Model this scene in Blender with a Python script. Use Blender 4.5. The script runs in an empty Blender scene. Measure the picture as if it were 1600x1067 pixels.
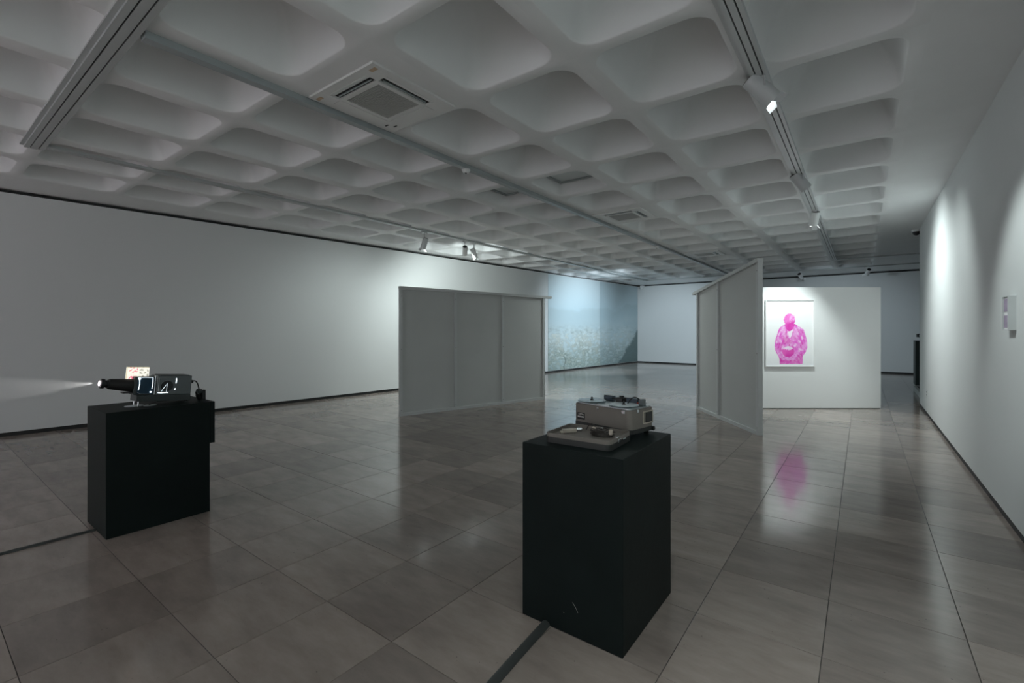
import bpy, bmesh, math, random
import numpy as np
from mathutils import Vector, Matrix, noise
random.seed(7)
sc = bpy.context.scene
COL = sc.collection
# ------------------------------------------------------------ camera, world, light, exposure
YAW = math.atan(547/727.)
cd = bpy.data.cameras.new('camera'); cam = bpy.data.objects.new('camera', cd); COL.objects.link(cam)
cam.location = (0, 0, 1.5); cam.rotation_euler = (math.pi/2, 0, YAW)
cd.sensor_width = 36; cd.lens = 36*727/1600.; cd.shift_y = -19.5/1600; cd.clip_start = .05; cd.clip_end = 100
sc.camera = cam
w = bpy.data.worlds.new('world'); sc.world = w; w.use_nodes = True
w.node_tree.nodes['Background'].inputs[0].default_value = (0, 0, 0, 1)
vs = sc.view_settings
vs.view_transform = 'Standard'; vs.look = 'None'; vs.gamma = 1; vs.use_curve_mapping = False
vs.exposure = 1.12

def spot(loc, target, energy, angle, blend=.6, color=(1, 1, 1), size=.04, name='spot_lamp'):
    ld = bpy.data.lights.new(name, 'SPOT'); ld.energy = energy; ld.spot_size = math.radians(angle)
    ld.spot_blend = blend; ld.color = color; ld.shadow_soft_size = size
    o = bpy.data.objects.new(name, ld); COL.objects.link(o); o.location = loc
    d = Vector(target) - Vector(loc); o.rotation_euler = d.to_track_quat('-Z', 'Y').to_euler(); return o

NEUT = (.87, .97, .955); COOL = (.76, .90, 1.0); WARM = (1.0, .91, .98)
# right track heads: (head centre, target, energy, cone angle, light colour)
RS = [((-.62, 4.02, 3.345), (.90, 4.85, 1.65), 60, 46, NEUT),
      ((-.62, 6.84, 3.35), (.90, 7.9, 1.2), 30, 100, NEUT),
      ((-.62, 9.02, 3.30), (-1.05, 9.95, 1.30), 96, 66, NEUT)]
LS = [((-6.95, 6.34, 3.20), (-7.9, 6.3, 1.0), 42, 165, NEUT),
      ((-6.93, 7.50, 3.21), (-8.4, 9.0, 1.4), 78, 152, NEUT),
      ((-6.93, 7.80, 3.19), (-6.7, 8.9, .8), 60, 120, NEUT)]
spot((-.50, 9.0, 3.20), (.9, 9.1, 1.7), 85, 120, 1, NEUT)      # spill past the open barn doors of the third lamp
# unseen fill lamps, added to bounce light off right wall, front wall and floor
spot((-.45, 1.0, 3.3), (.90, 1.0, 1.0), 75, 120, 1, NEUT)
spot((-.45, -1.6, 3.3), (.90, -1.6, 1.2), 120, 120, .9, NEUT)
spot((-1.6, -2.6, 3.3), (-2.2, -5.0, 1.2), 95, 110, .8, NEUT)
spot((-5.0, -2.6, 3.3), (-5.0, -5.0, 1.2), 390, 120, .8, WARM)
spot((-8.0, -2.2, 3.3), (-9.0, -5.0, 1.2), 110, 110, .8, WARM)
spot((-4.2, 9.5, 3.35), (-4.2, 9.5, 0), 75, 160, 1, NEUT, .3)  # added overhead fill, no fixture hangs here
spot((-2.6, 5.6, 3.35), (-2.6, 5.6, 0), 14, 160, 1, NEUT, .05)
# unseen cool lamps without fixtures, added to light the mural corner and back wall
spot((-4.6, 14.6, 2.85), (-8.4, 15.5, 1.2), 340, 94, 1, COOL)
spot((-4.4, 15.2, 2.85), (-6.4, 20.0, 1.1), 240, 68, .9, COOL)
spot((-1.2, 15.0, 2.95), (-.6, 20.0, .9), 110, 74, .9, COOL)
# spill of the slide projector inside the lamp house and its beam
PX = -4.5

# ------------------------------------------------------------ materials
def mat(name, col, rough=.6, metal=0, bump=0, bscale=40, var=0, vscale=3, emit=None, es=1, spec=.5):
    m = bpy.data.materials.new(name); m.use_nodes = True; nt = m.node_tree; b = nt.nodes['Principled BSDF']
    b.inputs['Base Color'].default_value = (*col, 1); b.inputs['Roughness'].default_value = rough
    b.inputs['Metallic'].default_value = metal; b.inputs['Specular IOR Level'].default_value = spec
    tc = nt.nodes.new('ShaderNodeTexCoord')
    if var:
        n = nt.nodes.new('ShaderNodeTexNoise'); n.inputs['Scale'].default_value = vscale; n.inputs['Detail'].default_value = 5
        nt.links.new(tc.outputs['Object'], n.inputs['Vector'])
        mx = nt.nodes.new('ShaderNodeMix'); mx.data_type = 'RGBA'
        mx.inputs[6].default_value = (*[c*(1-var) for c in col], 1); mx.inputs[7].default_value = (*[min(1, c*(1+var)) for c in col], 1)
        nt.links.new(n.outputs['Fac'], mx.inputs[0]); nt.links.new(mx.outputs[2], b.inputs['Base Color'])
    if bump:
        n2 = nt.nodes.new('ShaderNodeTexNoise'); n2.inputs['Scale'].default_value = bscale; n2.inputs['Detail'].default_value = 3
        nt.links.new(tc.outputs['Object'], n2.inputs['Vector'])
        bp = nt.nodes.new('ShaderNodeBump'); bp.inputs['Strength'].default_value = bump; bp.inputs['Distance'].default_value = .01
        nt.links.new(n2.outputs['Fac'], bp.inputs['Height']); nt.links.new(bp.outputs['Normal'], b.inputs['Normal'])
    if emit:
        b.inputs['Emission Color'].default_value = (*emit, 1); b.inputs['Emission Strength'].default_value = es
    return m

def tile_mat(name, island):
    m = bpy.data.materials.new(name); m.use_nodes = True; nt = m.node_tree; b = nt.nodes['Principled BSDF']; N = nt.nodes.new; L = nt.links.new
    if island: r = N('ShaderNodeNewGeometry').outputs['Random Per Island']
    else: r = N('ShaderNodeObjectInfo').outputs['Random']
    pos = N('ShaderNodeNewGeometry').outputs['Position']
    off = N('ShaderNodeVectorMath'); off.operation = 'ADD'; L(pos, off.inputs[0])
    sc_ = N('ShaderNodeMath'); sc_.operation = 'MULTIPLY'; sc_.inputs[1].default_value = 37; L(r, sc_.inputs[0]); L(sc_.outputs[0], off.inputs[1])
    st = N('ShaderNodeMapping'); st.inputs['Scale'].default_value = (1.1, 3.2, 1); st.inputs['Rotation'].default_value = (0, 0, .15); L(off.outputs[0], st.inputs[0])
    n = N('ShaderNodeTexNoise'); n.inputs['Scale'].default_value = 2.2; n.inputs['Detail'].default_value = 8; n.inputs['Roughness'].default_value = .65; L(st.outputs[0], n.inputs['Vector'])
    ramp = N('ShaderNodeValToRGB'); e = ramp.color_ramp.elements
    e[0].position = .3; e[0].color = (.25, .21, .186, 1); e[1].position = .75; e[1].color = (.38, .325, .29, 1); L(n.outputs['Fac'], ramp.inputs[0])
    # small dark pits
    v = N('ShaderNodeTexVoronoi'); v.inputs['Scale'].default_value = 26; L(off.outputs[0], v.inputs['Vector'])
    v2 = N('ShaderNodeTexNoise'); v2.inputs['Scale'].default_value = 5; L(off.outputs[0], v2.inputs['Vector'])
    lt = N('ShaderNodeMath'); lt.operation = 'LESS_THAN'; lt.inputs[1].default_value = .09; L(v.outputs['Distance'], lt.inputs[0])
    gt = N('ShaderNodeMath'); gt.operation = 'GREATER_THAN'; gt.inputs[1].default_value = .58; L(v2.outputs['Fac'], gt.inputs[0])
    an = N('ShaderNodeMath'); an.operation = 'MULTIPLY'; L(lt.outputs[0], an.inputs[0]); L(gt.outputs[0], an.inputs[1])
    s2 = N('ShaderNodeMath'); s2.operation = 'MULTIPLY'; s2.inputs[1].default_value = .55; L(an.outputs[0], s2.inputs[0])
    mx = N('ShaderNodeMix'); mx.data_type = 'RGBA'; L(s2.outputs[0], mx.inputs[0]); L(ramp.outputs[0], mx.inputs[6]); mx.inputs[7].default_value = (.06, .05, .045, 1)
    val = N('ShaderNodeMapRange'); val.inputs[3].default_value = .80; val.inputs[4].default_value = 1.16; L(r, val.inputs[0])
    hs = N('ShaderNodeHueSaturation'); L(val.outputs[0], hs.inputs['Value']); L(mx.outputs[2], hs.inputs['Color']); L(hs.outputs[0], b.inputs['Base Color'])
    rr = N('ShaderNodeMapRange'); rr.inputs[3].default_value = .08; rr.inputs[4].default_value = .20; L(n.outputs['Fac'], rr.inputs[0]); L(rr.outputs[0], b.inputs['Roughness'])
    bn = N('ShaderNodeTexNoise'); bn.inputs['Scale'].default_value = 7; bn.inputs['Detail'].default_value = 4; L(off.outputs[0], bn.inputs['Vector'])
    bp = N('ShaderNodeBump'); bp.inputs['Strength'].default_value = .05; bp.inputs['Distance'].default_value = .01; L(bn.outputs['Fac'], bp.inputs['Height']); L(bp.outputs[0], b.inputs['Normal'])
    b.inputs['Specular IOR Level'].default_value = .62
    return m

def attr_mat(name, rough=.6, tex=0):
    m = bpy.data.materials.new(name); m.use_nodes = True; nt = m.node_tree; b = nt.nodes['Principled BSDF']
    a = nt.nodes.new('ShaderNodeVertexColor'); a.layer_name = 'print'; nt.links.new(a.outputs[0], b.inputs['Base Color']); b.inputs['Roughness'].default_value = rough
    return m

M = dict(
    wall=mat('wall_paint', (.70, .725, .725), .75, bump=.03, bscale=60, var=.015, vscale=1.2),
    white=mat('display_wall_paint', (.80, .81, .81), .7, bump=.02, bscale=60, var=.01),
    ceil=mat('painted_plaster', (.82, .84, .845), .7, bump=.12, bscale=9, var=.05, vscale=2.5),
    dark=mat('dark_recess', (.012, .014, .014), .6, var=.1),
    track=mat('track_paint', (.46, .49, .49), .4, var=.03),
    rail=mat('grey_rail_paint', (.36, .40, .41), .4, var=.05),
    slot=mat('track_slot', (.008, .009, .009), .5, var=.1),
    head=mat('lamp_head_paint', (.62, .65, .66), .4, var=.03),
    headw=mat('white_lamp_paint', (.78, .80, .80), .4, var=.02),
    lamp=mat('lamp_face', (1, 1, 1), .4, emit=(.95, 1, 1), es=12, var=.01),
    steel=mat('barn_door_metal', (.75, .77, .77), .3, var=.02),
    blackm=mat('black_metal', (.012, .013, .014), .35, var=.1),
    plinth=mat('black_plinth_paint', (.009, .0145, .014), .5, bump=.06, bscale=25, var=.35, vscale=5, spec=.12),
    tealp=mat('dark_teal_plinth_paint', (.028, .048, .05), .5, var=.15, vscale=5),
    panel=mat('partition_board', (.56, .585, .575), .7, bump=.03, bscale=30, var=.05, vscale=2),
    stile=mat('partition_timber_paint', (.60, .63, .63), .55, bump=.05, bscale=20, var=.05, vscale=6),
    screw=mat('screw_head', (.05, .05, .05), .4, var=.1),
    acp=mat('cassette_plastic', (.74, .75, .74), .45, var=.02),
    grille=mat('grille_plastic', (.46, .47, .46), .5, var=.03),
    amber=mat('amber_sticker', (.55, .40, .27), .5, var=.2, vscale=40),
    glass=mat('hatch_panel', (.62, .68, .69), .3, var=.1),
    grey=mat('projector_enamel', (.12, .14, .145), .38, bump=.1, bscale=220, var=.1, vscale=30),
    dgrey=mat('projector_dark_enamel', (.035, .045, .046), .4, bump=.08, bscale=200, var=.1, vscale=30),
    chrome=mat('chrome', (.8, .83, .85), .12, metal=1, var=.02),
    rubber=mat('black_rubber', (.01, .01, .01), .6, var=.1),
    lensg=mat('lit_lens', (.9, .9, .95), .1, emit=(1, .86, .93), es=.9, var=.01),
    glow=mat('lamp_house_glow', (.9, .95, 1), .3, emit=(.8, .93, 1), es=1.0, var=.01),
    bluegl=mat('condenser_glass', (.03, .06, .09), .05, var=.2, vscale=20),
    case=mat('taupe_vinyl', (.20, .182, .162), .55, bump=.15, bscale=300, var=.08, vscale=14),
    caseb=mat('dark_case_base', (.03, .033, .032), .5, var=.15),
    alu=mat('brushed_aluminium', (.60, .66, .68), .3, metal=.7, var=.05),
    reel=mat('reel_plastic', (.55, .66, .70), .25, var=.06, vscale=20),
    tape=mat('brown_tape', (.07, .05, .045), .4, var=.1),
    blue=mat('slate_plastic', (.05, .075, .10), .4, var=.1),
    red=mat('red_plastic', (.35, .05, .03), .4, var=.1),
    cream=mat('cream_plastic', (.50, .45, .38), .45, var=.06, vscale=30),
    cable=mat('brown_cable', (.035, .03, .026), .5, var=.2, vscale=60),
    conduit=mat('cable_cover_rubber', (.05, .055, .054), .5, bump=.05, var=.08, vscale=8),
    grout=mat('grout', (.07, .066, .064), .8, var=.1),
    frame=mat('white_frame_paint', (.84, .85, .85), .4, var=.01),
    outlet=mat('outlet_plastic', (.62, .64, .64), .4, var=.02),
    violet=mat('violet_print', (.35, .28, .40), .5, var=.25, vscale=30),
    mat_=mat('dark_step_mat', (.05, .06, .06), .7, var=.2, vscale=10),
    ledge=mat('platform_paint', (.55, .58, .58), .6, var=.04),
    labelw=mat('badge_print', (.55, .55, .52), .5, var=.05),
    tile=tile_mat('stone_tile', False), tiles=tile_mat('stone_tile_far', True),
    poster=attr_mat('poster_print', .45), mural=attr_mat('mural_print', .6), slide=attr_mat('slide_print', .5),
)

# ------------------------------------------------------------ mesh helpers
class MB:
    def __init__(s): s.v = []; s.f = []; s.sm = []
    def add(s, v, f, smooth=False):
        o = len(s.v); s.v += [tuple(p) for p in v]; s.f += [[i+o for i in q] for q in f]; s.sm += [smooth]*len(f); return s
    def box(s, x0, x1, y0, y1, z0, z1, T=None):
        v = [Vector((x, y, z)) for z in (z0, z1) for x, y in ((x0, y0), (x1, y0), (x1, y1), (x0, y1))]
        if T: v = [T @ p for p in v]
        return s.add(v, [(3, 2, 1, 0), (4, 5, 6, 7), (0, 1, 5, 4), (1, 2, 6, 5), (2, 3, 7, 6), (3, 0, 4, 7)])
    def bbox(s, x0, x1, y0, y1, z0, z1, b=.004, T=None):   # bevelled box
        bm = bmesh.new(); bmesh.ops.create_cube(bm, size=1)
        for v in bm.verts: v.co = Vector(((x0+x1)/2+v.co.x*(x1-x0), (y0+y1)/2+v.co.y*(y1-y0), (z0+z1)/2+v.co.z*(z1-z0)))
        bmesh.ops.bevel(bm, geom=bm.edges[:], offset=b, segments=2, affect='EDGES', profile=.5)
        bm.verts.index_update(); vv = [(T @ v.co) if T else v.co.copy() for v in bm.verts]
        s.add(vv, [[v.index for v in f.verts] for f in bm.faces]); bm.free(); return s
    def cyl(s, p0, p1, r0, r1=None, n=20, caps=True):
        p0, p1 = Vector(p0), Vector(p1); r1 = r0 if r1 is None else r1
        q = (p1-p0).to_track_quat('Z', 'Y'); v = []
        for p, r in ((p0, r0), (p1, r1)):
            v += [p + q @ Vector((r*math.cos(2*math.pi*i/n), r*math.sin(2*math.pi*i/n), 0)) for i in range(n)]
        s.add(v, [(i, (i+1) % n, n+(i+1) % n, n+i) for i in range(n)], True)
        if caps: s.add(v, [list(range(n))[::-1], list(range(n, 2*n))])
        return s
    def lathe(s, p0, p1, prof, n=24):     # prof: (t along axis in metres, radius)
        p0, p1 = Vector(p0), Vector(p1); d = (p1-p0).normalized(); q = d.to_track_quat('Z', 'Y'); v = []
        for t, r in prof: v += [p0+d*t + q @ Vector((r*math.cos(2*math.pi*i/n), r*math.sin(2*math.pi*i/n), 0)) for i in range(n)]
        f = []
        for k in range(len(prof)-1): f += [(k*n+i, k*n+(i+1) % n, (k+1)*n+(i+1) % n, (k+1)*n+i) for i in range(n)]
        s.add(v, f, True); m = (len(prof)-1)*n
        s.add(v, [list(range(n))[::-1], list(range(m, m+n))]); return s
    def tube(s, pts, r, n=8):
        pts = [Vector(p) for p in pts]; v = []; up = Vector((0, 0, 1))
        for i, p in enumerate(pts):
            d = (pts[min(i+1, len(pts)-1)]-pts[max(i-1, 0)]).normalized()
            a = d.cross(up if abs(d.z) < .95 else Vector((1, 0, 0))).normalized(); b = a.cross(d)
            v += [p+a*r*math.cos(2*math.pi*k/n)+b*r*math.sin(2*math.pi*k/n) for k in range(n)]
        f = []
        for i in range(len(pts)-1): f += [(i*n+k, i*n+(k+1) % n, (i+1)*n+(k+1) % n, (i+1)*n+k) for k in range(n)]
        f += [list(range(n))[::-1], list(range((len(pts)-1)*n, len(pts)*n))]
        return s.add(v, f, True)
    def rprism(s, w, d, z0, z1, r, T=None, n=6, top=0):  # rounded rectangle prism, centred
        ring = rr(w/2, d/2, r, n); k = len(ring)
        prof = [(z0, 0), (z1-top, 0)] + ([(z1, top)] if top else [])
        v = []
        for z, ins in prof: v += [Vector((x*(1-2*ins/w), y*(1-2*ins/d), z)) for x, y in ring]
        if T: v = [T @ p for p in v]
        f = []
        for j in range(len(prof)-1): f += [(j*k+i, j*k+(i+1) % k, (j+1)*k+(i+1) % k, (j+1)*k+i) for i in range(k)]
        s.add(v, f); m = (len(prof)-1)*k
        return s.add(v, [list(range(k))[::-1], list(range(m, m+k))])
    def build(s, name, m, parent=None, loc=None):
        me = bpy.data.meshes.new(name); me.from_pydata(s.v, [], s.f)
        me.polygons.foreach_set('use_smooth', s.sm)
        bm = bmesh.new(); bm.from_mesh(me); bmesh.ops.remove_doubles(bm, verts=bm.verts, dist=1e-6)
        bmesh.ops.recalc_face_normals(bm, faces=bm.faces); bm.to_mesh(me); bm.free()
        me.materials.append(m); o = bpy.data.objects.new(name, me); COL.objects.link(o)
        if any(s.sm):
            try:
                for e in me.edges: pass
                bm = bmesh.new(); bm.from_mesh(me)
                for e in bm.edges:
                    if len(e.link_faces) == 2 and e.calc_face_angle(0) > .7: e.smooth = False
                bm.to_mesh(me); bm.free()
            except Exception: pass
        if parent is not None: o.parent = parent
        if loc: o.location = loc
        return o

def rr(hx, hy, r, n=6):
    out = []
    for cx, cy, a0 in ((hx-r, hy-r, 0), (-hx+r, hy-r, 90), (-hx+r, -hy+r, 180), (hx-r, -hy+r, 270)):
        for i in range(n+1):
            a = math.radians(a0+90*i/n); out.append((cx+r*math.cos(a), cy+r*math.sin(a)))
    return out
def tag(o, label, cat, group=None):
    o['label'] = label; o['category'] = cat
    if group: o['group'] = group
    return o
def thing(name, label, cat, loc=(0, 0, 0), rz=0, group=None, rx=0):
    o = bpy.data.objects.new(name, None); COL.objects.link(o); o.location = loc; o.rotation_euler = (rx, 0, rz)
    o.empty_display_size = .1; return tag(o, label, cat, group)
def struct(o): o['kind'] = 'structure'; return o
def dupc(o, parent, loc, rz=0):
    c = o.copy(); COL.objects.link(c); c.parent = parent; c.location = loc; c.rotation_euler = (0, 0, rz); return c
def Tm(loc, rz=0): return Matrix.Translation(loc) @ Matrix.Rotation(rz, 4, 'Z')

ZC = 3.46
# ------------------------------------------------------------ floor: base slab and stone tiles
fl = struct(MB().box(-12, 4, -5.4, 21, -.2, -.004).build('floor', M['grout']))
PXT, PYT = .5525, .5570; X0, Y0 = -.700, 1.437; g = .0016
def tile_mb(): return MB().bbox(-PXT/2+g, PXT/2-g, -PYT/2+g, PYT/2-g, -.0035, 0, .0012)
def wallx(y): return -9.55 + .0767*(y-.86)
cells = []
cyaw, syaw = math.cos(YAW), math.sin(YAW)
for i in range(-21, 8):
    for j in range(-13, 36):
        cx = X0+PXT*(i+.5); cy = Y0+PYT*(j+.5)
        if cx > 3.3 or cy > 20.6 or cx < wallx(cy)-.5 or (cx > 1.4 and cy < 11.5): continue
        D = -syaw*cx+cyaw*cy; Lt = cyaw*cx+syaw*cy
        vis = D > .9 and abs(Lt)/D < 1.16 and 1.5/D < .80
        if vis and cx < wallx(cy)-.15: vis = False
        if vis and cx > 1.05 and cy < 12: vis = False
        cells.append((not vis, D*D+Lt*Lt, cx, cy))
cells.sort()
proto = None; far = MB()
for k, (nv, _, cx, cy) in enumerate(cells):
    if not nv and k < 300:
        if proto is None: proto = tile_mb().build('tile', M['tile'], fl, (cx, cy, 0))
        else: dupc(proto, fl, (cx, cy, 0))
    else: far.box(cx-PXT/2+g, cx+PXT/2-g, cy-PYT/2+g, cy+PYT/2-g, -.0035, 0)
o = far.build('far_tiles', M['tiles'], fl); o['kind'] = 'stuff'

# ------------------------------------------------------------ walls
P0 = Vector((wallx(-5.4), -5.4)); P1 = Vector((wallx(20.3), 20.3))
def slab(p0, p1, t, z0, z1, m, name, parent=None, off=0):   # wall slab whose face passes p0-p1, thickness to the left side
    d = (Vector(p1)-Vector(p0)).normalized(); n = Vector((-d.y, d.x)); a = Vector(p0)+n*off; b = Vector(p1)+n*off
    pts = [a, b, b+n*t, a+n*t]; v = [(p.x, p.y, z) for z in (z0, z1) for p in pts]
    return MB().add(v, [(3, 2, 1, 0), (4, 5, 6, 7), (0, 1, 5, 4), (1, 2, 6, 5), (2, 3, 7, 6), (3, 0, 4, 7)]).build(name, m, parent)
WB = .055; WT = 3.405
struct(slab(P0, P1, .2, WB, WT, M['wall'], 'wall_left'))
struct(slab(P0, P1, .15, 0, WB, M['dark'], 'base_shadow_gap_left', off=.004))  # dark strips at the wall feet paint in the shade of a recessed gap
struct(slab(P0, P1, .15, WT, 3.44, M['dark'], 'top_shadow_gap_1', off=.03))  # black strips above the walls, colour standing for the shadow gap under the ceiling
struct(MB().box(-9, 3.0, 20.15, 20.35, WB, WT).build('wall_back', M['wall']))
struct(MB().box(-9, 3.0, 20.154, 20.3, 0, WB).build('base_shadow_gap_back', M['dark']))
struct(MB().box(-9, 3.0, 20.18, 20.3, WT, 3.44).build('top_shadow_gap_2', M['dark']))
struct(MB().box(.9, 1.1, -5.2, 12.06, WB, ZC).build('wall_right', M['wall']))
struct(MB().box(.905, 1.1, -5.2, 12.055, 0, WB).build('base_shadow_gap_right', M['dark']))
struct(MB().box(3.0, 3.2, 11.5, 20.3, 0, ZC).build('wall_recess', M['wall']))
struct(MB().box(1.1, 3.2, 11.3, 11.5, 0, ZC).build('wall_recess_end', M['wall']))
struct(MB().box(-10.4, 1.1, -5.4, -5.2, 0, ZC).build('wall_front', M['wall']))

# ------------------------------------------------------------ ceiling with waffle coffers
CP, CQ = 1.0075, 1.02; CX0, CY0 = -.66, 1.945
NX0, NX1 = -8, 0; NY0, NY1 = -4, 15
GX0 = CX0+CP*NX0; GX1 = CX0+CP*(NX1+1); GY0 = CY0+CQ*NY0; GY1 = CY0+CQ*(NY1+1)
cm = MB().box(-11, 3.4, -5.4, 20.6, 4.02, 4.12)
cm.box(-11, GX0, -5.4, 20.6, ZC, ZC+.1); cm.box(GX1, 3.4, -5.4, 20.6, ZC, ZC+.1)
cm.box(GX0, GX1, -5.4, GY0, ZC, ZC+.1); cm.box(GX0, GX1, GY1, 20.6, ZC, ZC+.1)
ce = struct(cm.build('ceiling', M['ceil']))
def coffer_mb(flat=False, hatch=False):
    m = MB(); n = 7
    prof = [(0, .420, .165), (.004, .414, .16), (.014, .408, .155), (.10, .388, .13), (.20, .357, .10), (.30, .312, .075), (.38, .252, .055), (.43, .175, .04), (.45, .085, .03)]
    if hatch: prof = [(0, .412, .17), (.006, .402, .168), (.022, .394, .165), (.10, .372, .14), (.17, .352, .10), (.19, .345, .08)]
    rings = []
    r0 = rr(.412, .452, .17, n)
    out = []
    for x, y in r0:
        s_ = max(abs(x)/.412, abs(y)/.452); out.append((x/.412/s_*CP/2, y/.452/s_*CQ/2, 0))
    rings.append(out)
    for z, h, r in prof: rings.append([(x, y, z) for x, y in rr(h, h+.04, r, n)])
    k = len(r0); v = [p for R in rings for p in R]; f = []
    for j in range(len(rings)-1): f += [(j*k+i, j*k+(i+1) % k, (j+1)*k+(i+1) % k, (j+1)*k+i) for i in range(k)]
    f.append(list(range((len(rings)-1)*k, len(rings)*k)))
    # square corners of the cell
    o0 = len(v); cs = [(CP/2, CQ/2), (-CP/2, CQ/2), (-CP/2, -CQ/2), (CP/2, -CQ/2)]
    m.add(v, f, True)
    idx = (n//2)
    for q, (x, y) in enumerate(cs):
        a = q*(n+1)
        for i in range(a, a+n):
            p, p2 = out[i], out[i+1]
            m.add([p, p2, (x, y, 0)], [(0, 1, 2)])
    return m
special = {}
def cell_of(x, y): return (math.floor((x-CX0)/CP), math.floor((y-CY0)/CQ))
AC = [(-3.18, 2.42), (-3.18, 7.60), (-3.18, 12.72)]
for p in AC: special[cell_of(*p)] = 'ac'
for p in ((-3.09, 5.3), (-4.11, 5.3)): special[cell_of(*p)] = 'hatch'
cp_ = hp_ = fp_ = None; ncof = 0
for i in range(NX0, NX1+1):
    for j in range(NY0, NY1+1):
        cx = CX0+CP*(i+.5); cy = CY0+CQ*(j+.5); sp = special.get((i, j))
        if cx+CP/2 < wallx(cy)-.1: continue
        if sp == 'ac':
            if fp_ is None: fp_ = MB().box(-CP/2, CP/2, -CQ/2, CQ/2, 0, .05).build('ceiling_panel', M['ceil'], ce, (cx, cy, ZC))
            else: dupc(fp_, ce, (cx, cy, ZC))
        elif sp == 'hatch':
            if hp_ is None: hp_ = coffer_mb(hatch=True).build('coffer', M['ceil'], ce, (cx, cy, ZC)); o = hp_
            else: o = dupc(hp_, ce, (cx, cy, ZC))
            hm = MB().box(-.29, .29, -.29, .29, .168, .176).build('hatch_panel', M['glass'], o)
            fm = MB()
            for a, b, c, d in ((-.33, .33, -.33, -.29), (-.33, .33, .29, .33), (-.33, -.29, -.29, .29), (.29, .33, -.29, .29)): fm.box(a, b, c, d, .150, .18)
            fm.build('hatch_frame', M['rail'], o)
        else:
            ncof += 1
            if cp_ is None: cp_ = coffer_mb().build('coffer', M['ceil'], ce, (cx, cy, ZC))
            else: dupc(cp_, ce, (cx, cy, ZC))

# ------------------------------------------------------------ ceiling tracks
def track(name, label, cat, p0, p1, w, h, slots, m=M['track'], lip=0, lw=.010):
    x0, y0 = p0; x1, y1 = p1; alongy = abs(y1-y0) > abs(x1-x0); Ln = abs(y1-y0) if alongy else abs(x1-x0)
    t = thing(name, label, cat, ((x0+x1)/2, (y0+y1)/2, ZC), 0 if alongy else math.pi/2)
    b = MB(); segs = sorted([-w/2] + [e for s_ in slots for e in (s_-lw/2, s_+lw/2)] + [w/2])
    for k in range(0, len(segs), 2): b.box(segs[k], segs[k+1], -Ln/2, Ln/2, -h, 0)
    for s_ in slots: b.box(s_-lw/2, s_+lw/2, -Ln/2, Ln/2, -h*.35, 0)
    b.build('rail', m, t)
    for s_ in slots: MB().box(s_-lw/2+.0005, s_+lw/2-.0005, -Ln/2+.001, Ln/2-.001, -h*.62, -h*.36).build('slot', M['slot'], t)
    if lip:
        MB().box(-w/2-lip, -w/2, -Ln/2, Ln/2, -h*.45, 0).build('flange', m, t)
    return t
track('lighting_track', 'white twin-slot lighting track along the right rows of coffers, carrying three spotlights', 'track', (-.625, -5.0), (-.625, 15.87), .115, .034, (-.022, .026), m=M['head'], lip=.03)
track('lighting_track', 'slim track running the length of the ceiling beside the long left wall', 'track', (-6.95, .98), (-6.95, 18.14), .10, .03, (.03,), lip=.03)
track('lighting_track', 'white twin-slot track crossing the ceiling at the upper left corner of the photo', 'track', (-7.08, .90), (-.70, .90), .15, .035, (-.03, .032), lip=.03)
track('cable_channel', 'plain grey slotless channel down the middle of the coffered ceiling', 'channel', (-3.79, .99), (-3.79, 18.14), .075, .05, (), m=M['rail'], lip=.018)
track('lighting_track', 'track across the far end of the ceiling in front of the back wall', 'track', (-6.99, 18.19), (2.9, 18.19), .09, .03, (.02,))
track('lighting_track', 'short cross track from the right track towards the recess past the right wall', 'track', (-.56, 15.87), (2.9, 15.87), .06, .03, (.015,))

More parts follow.
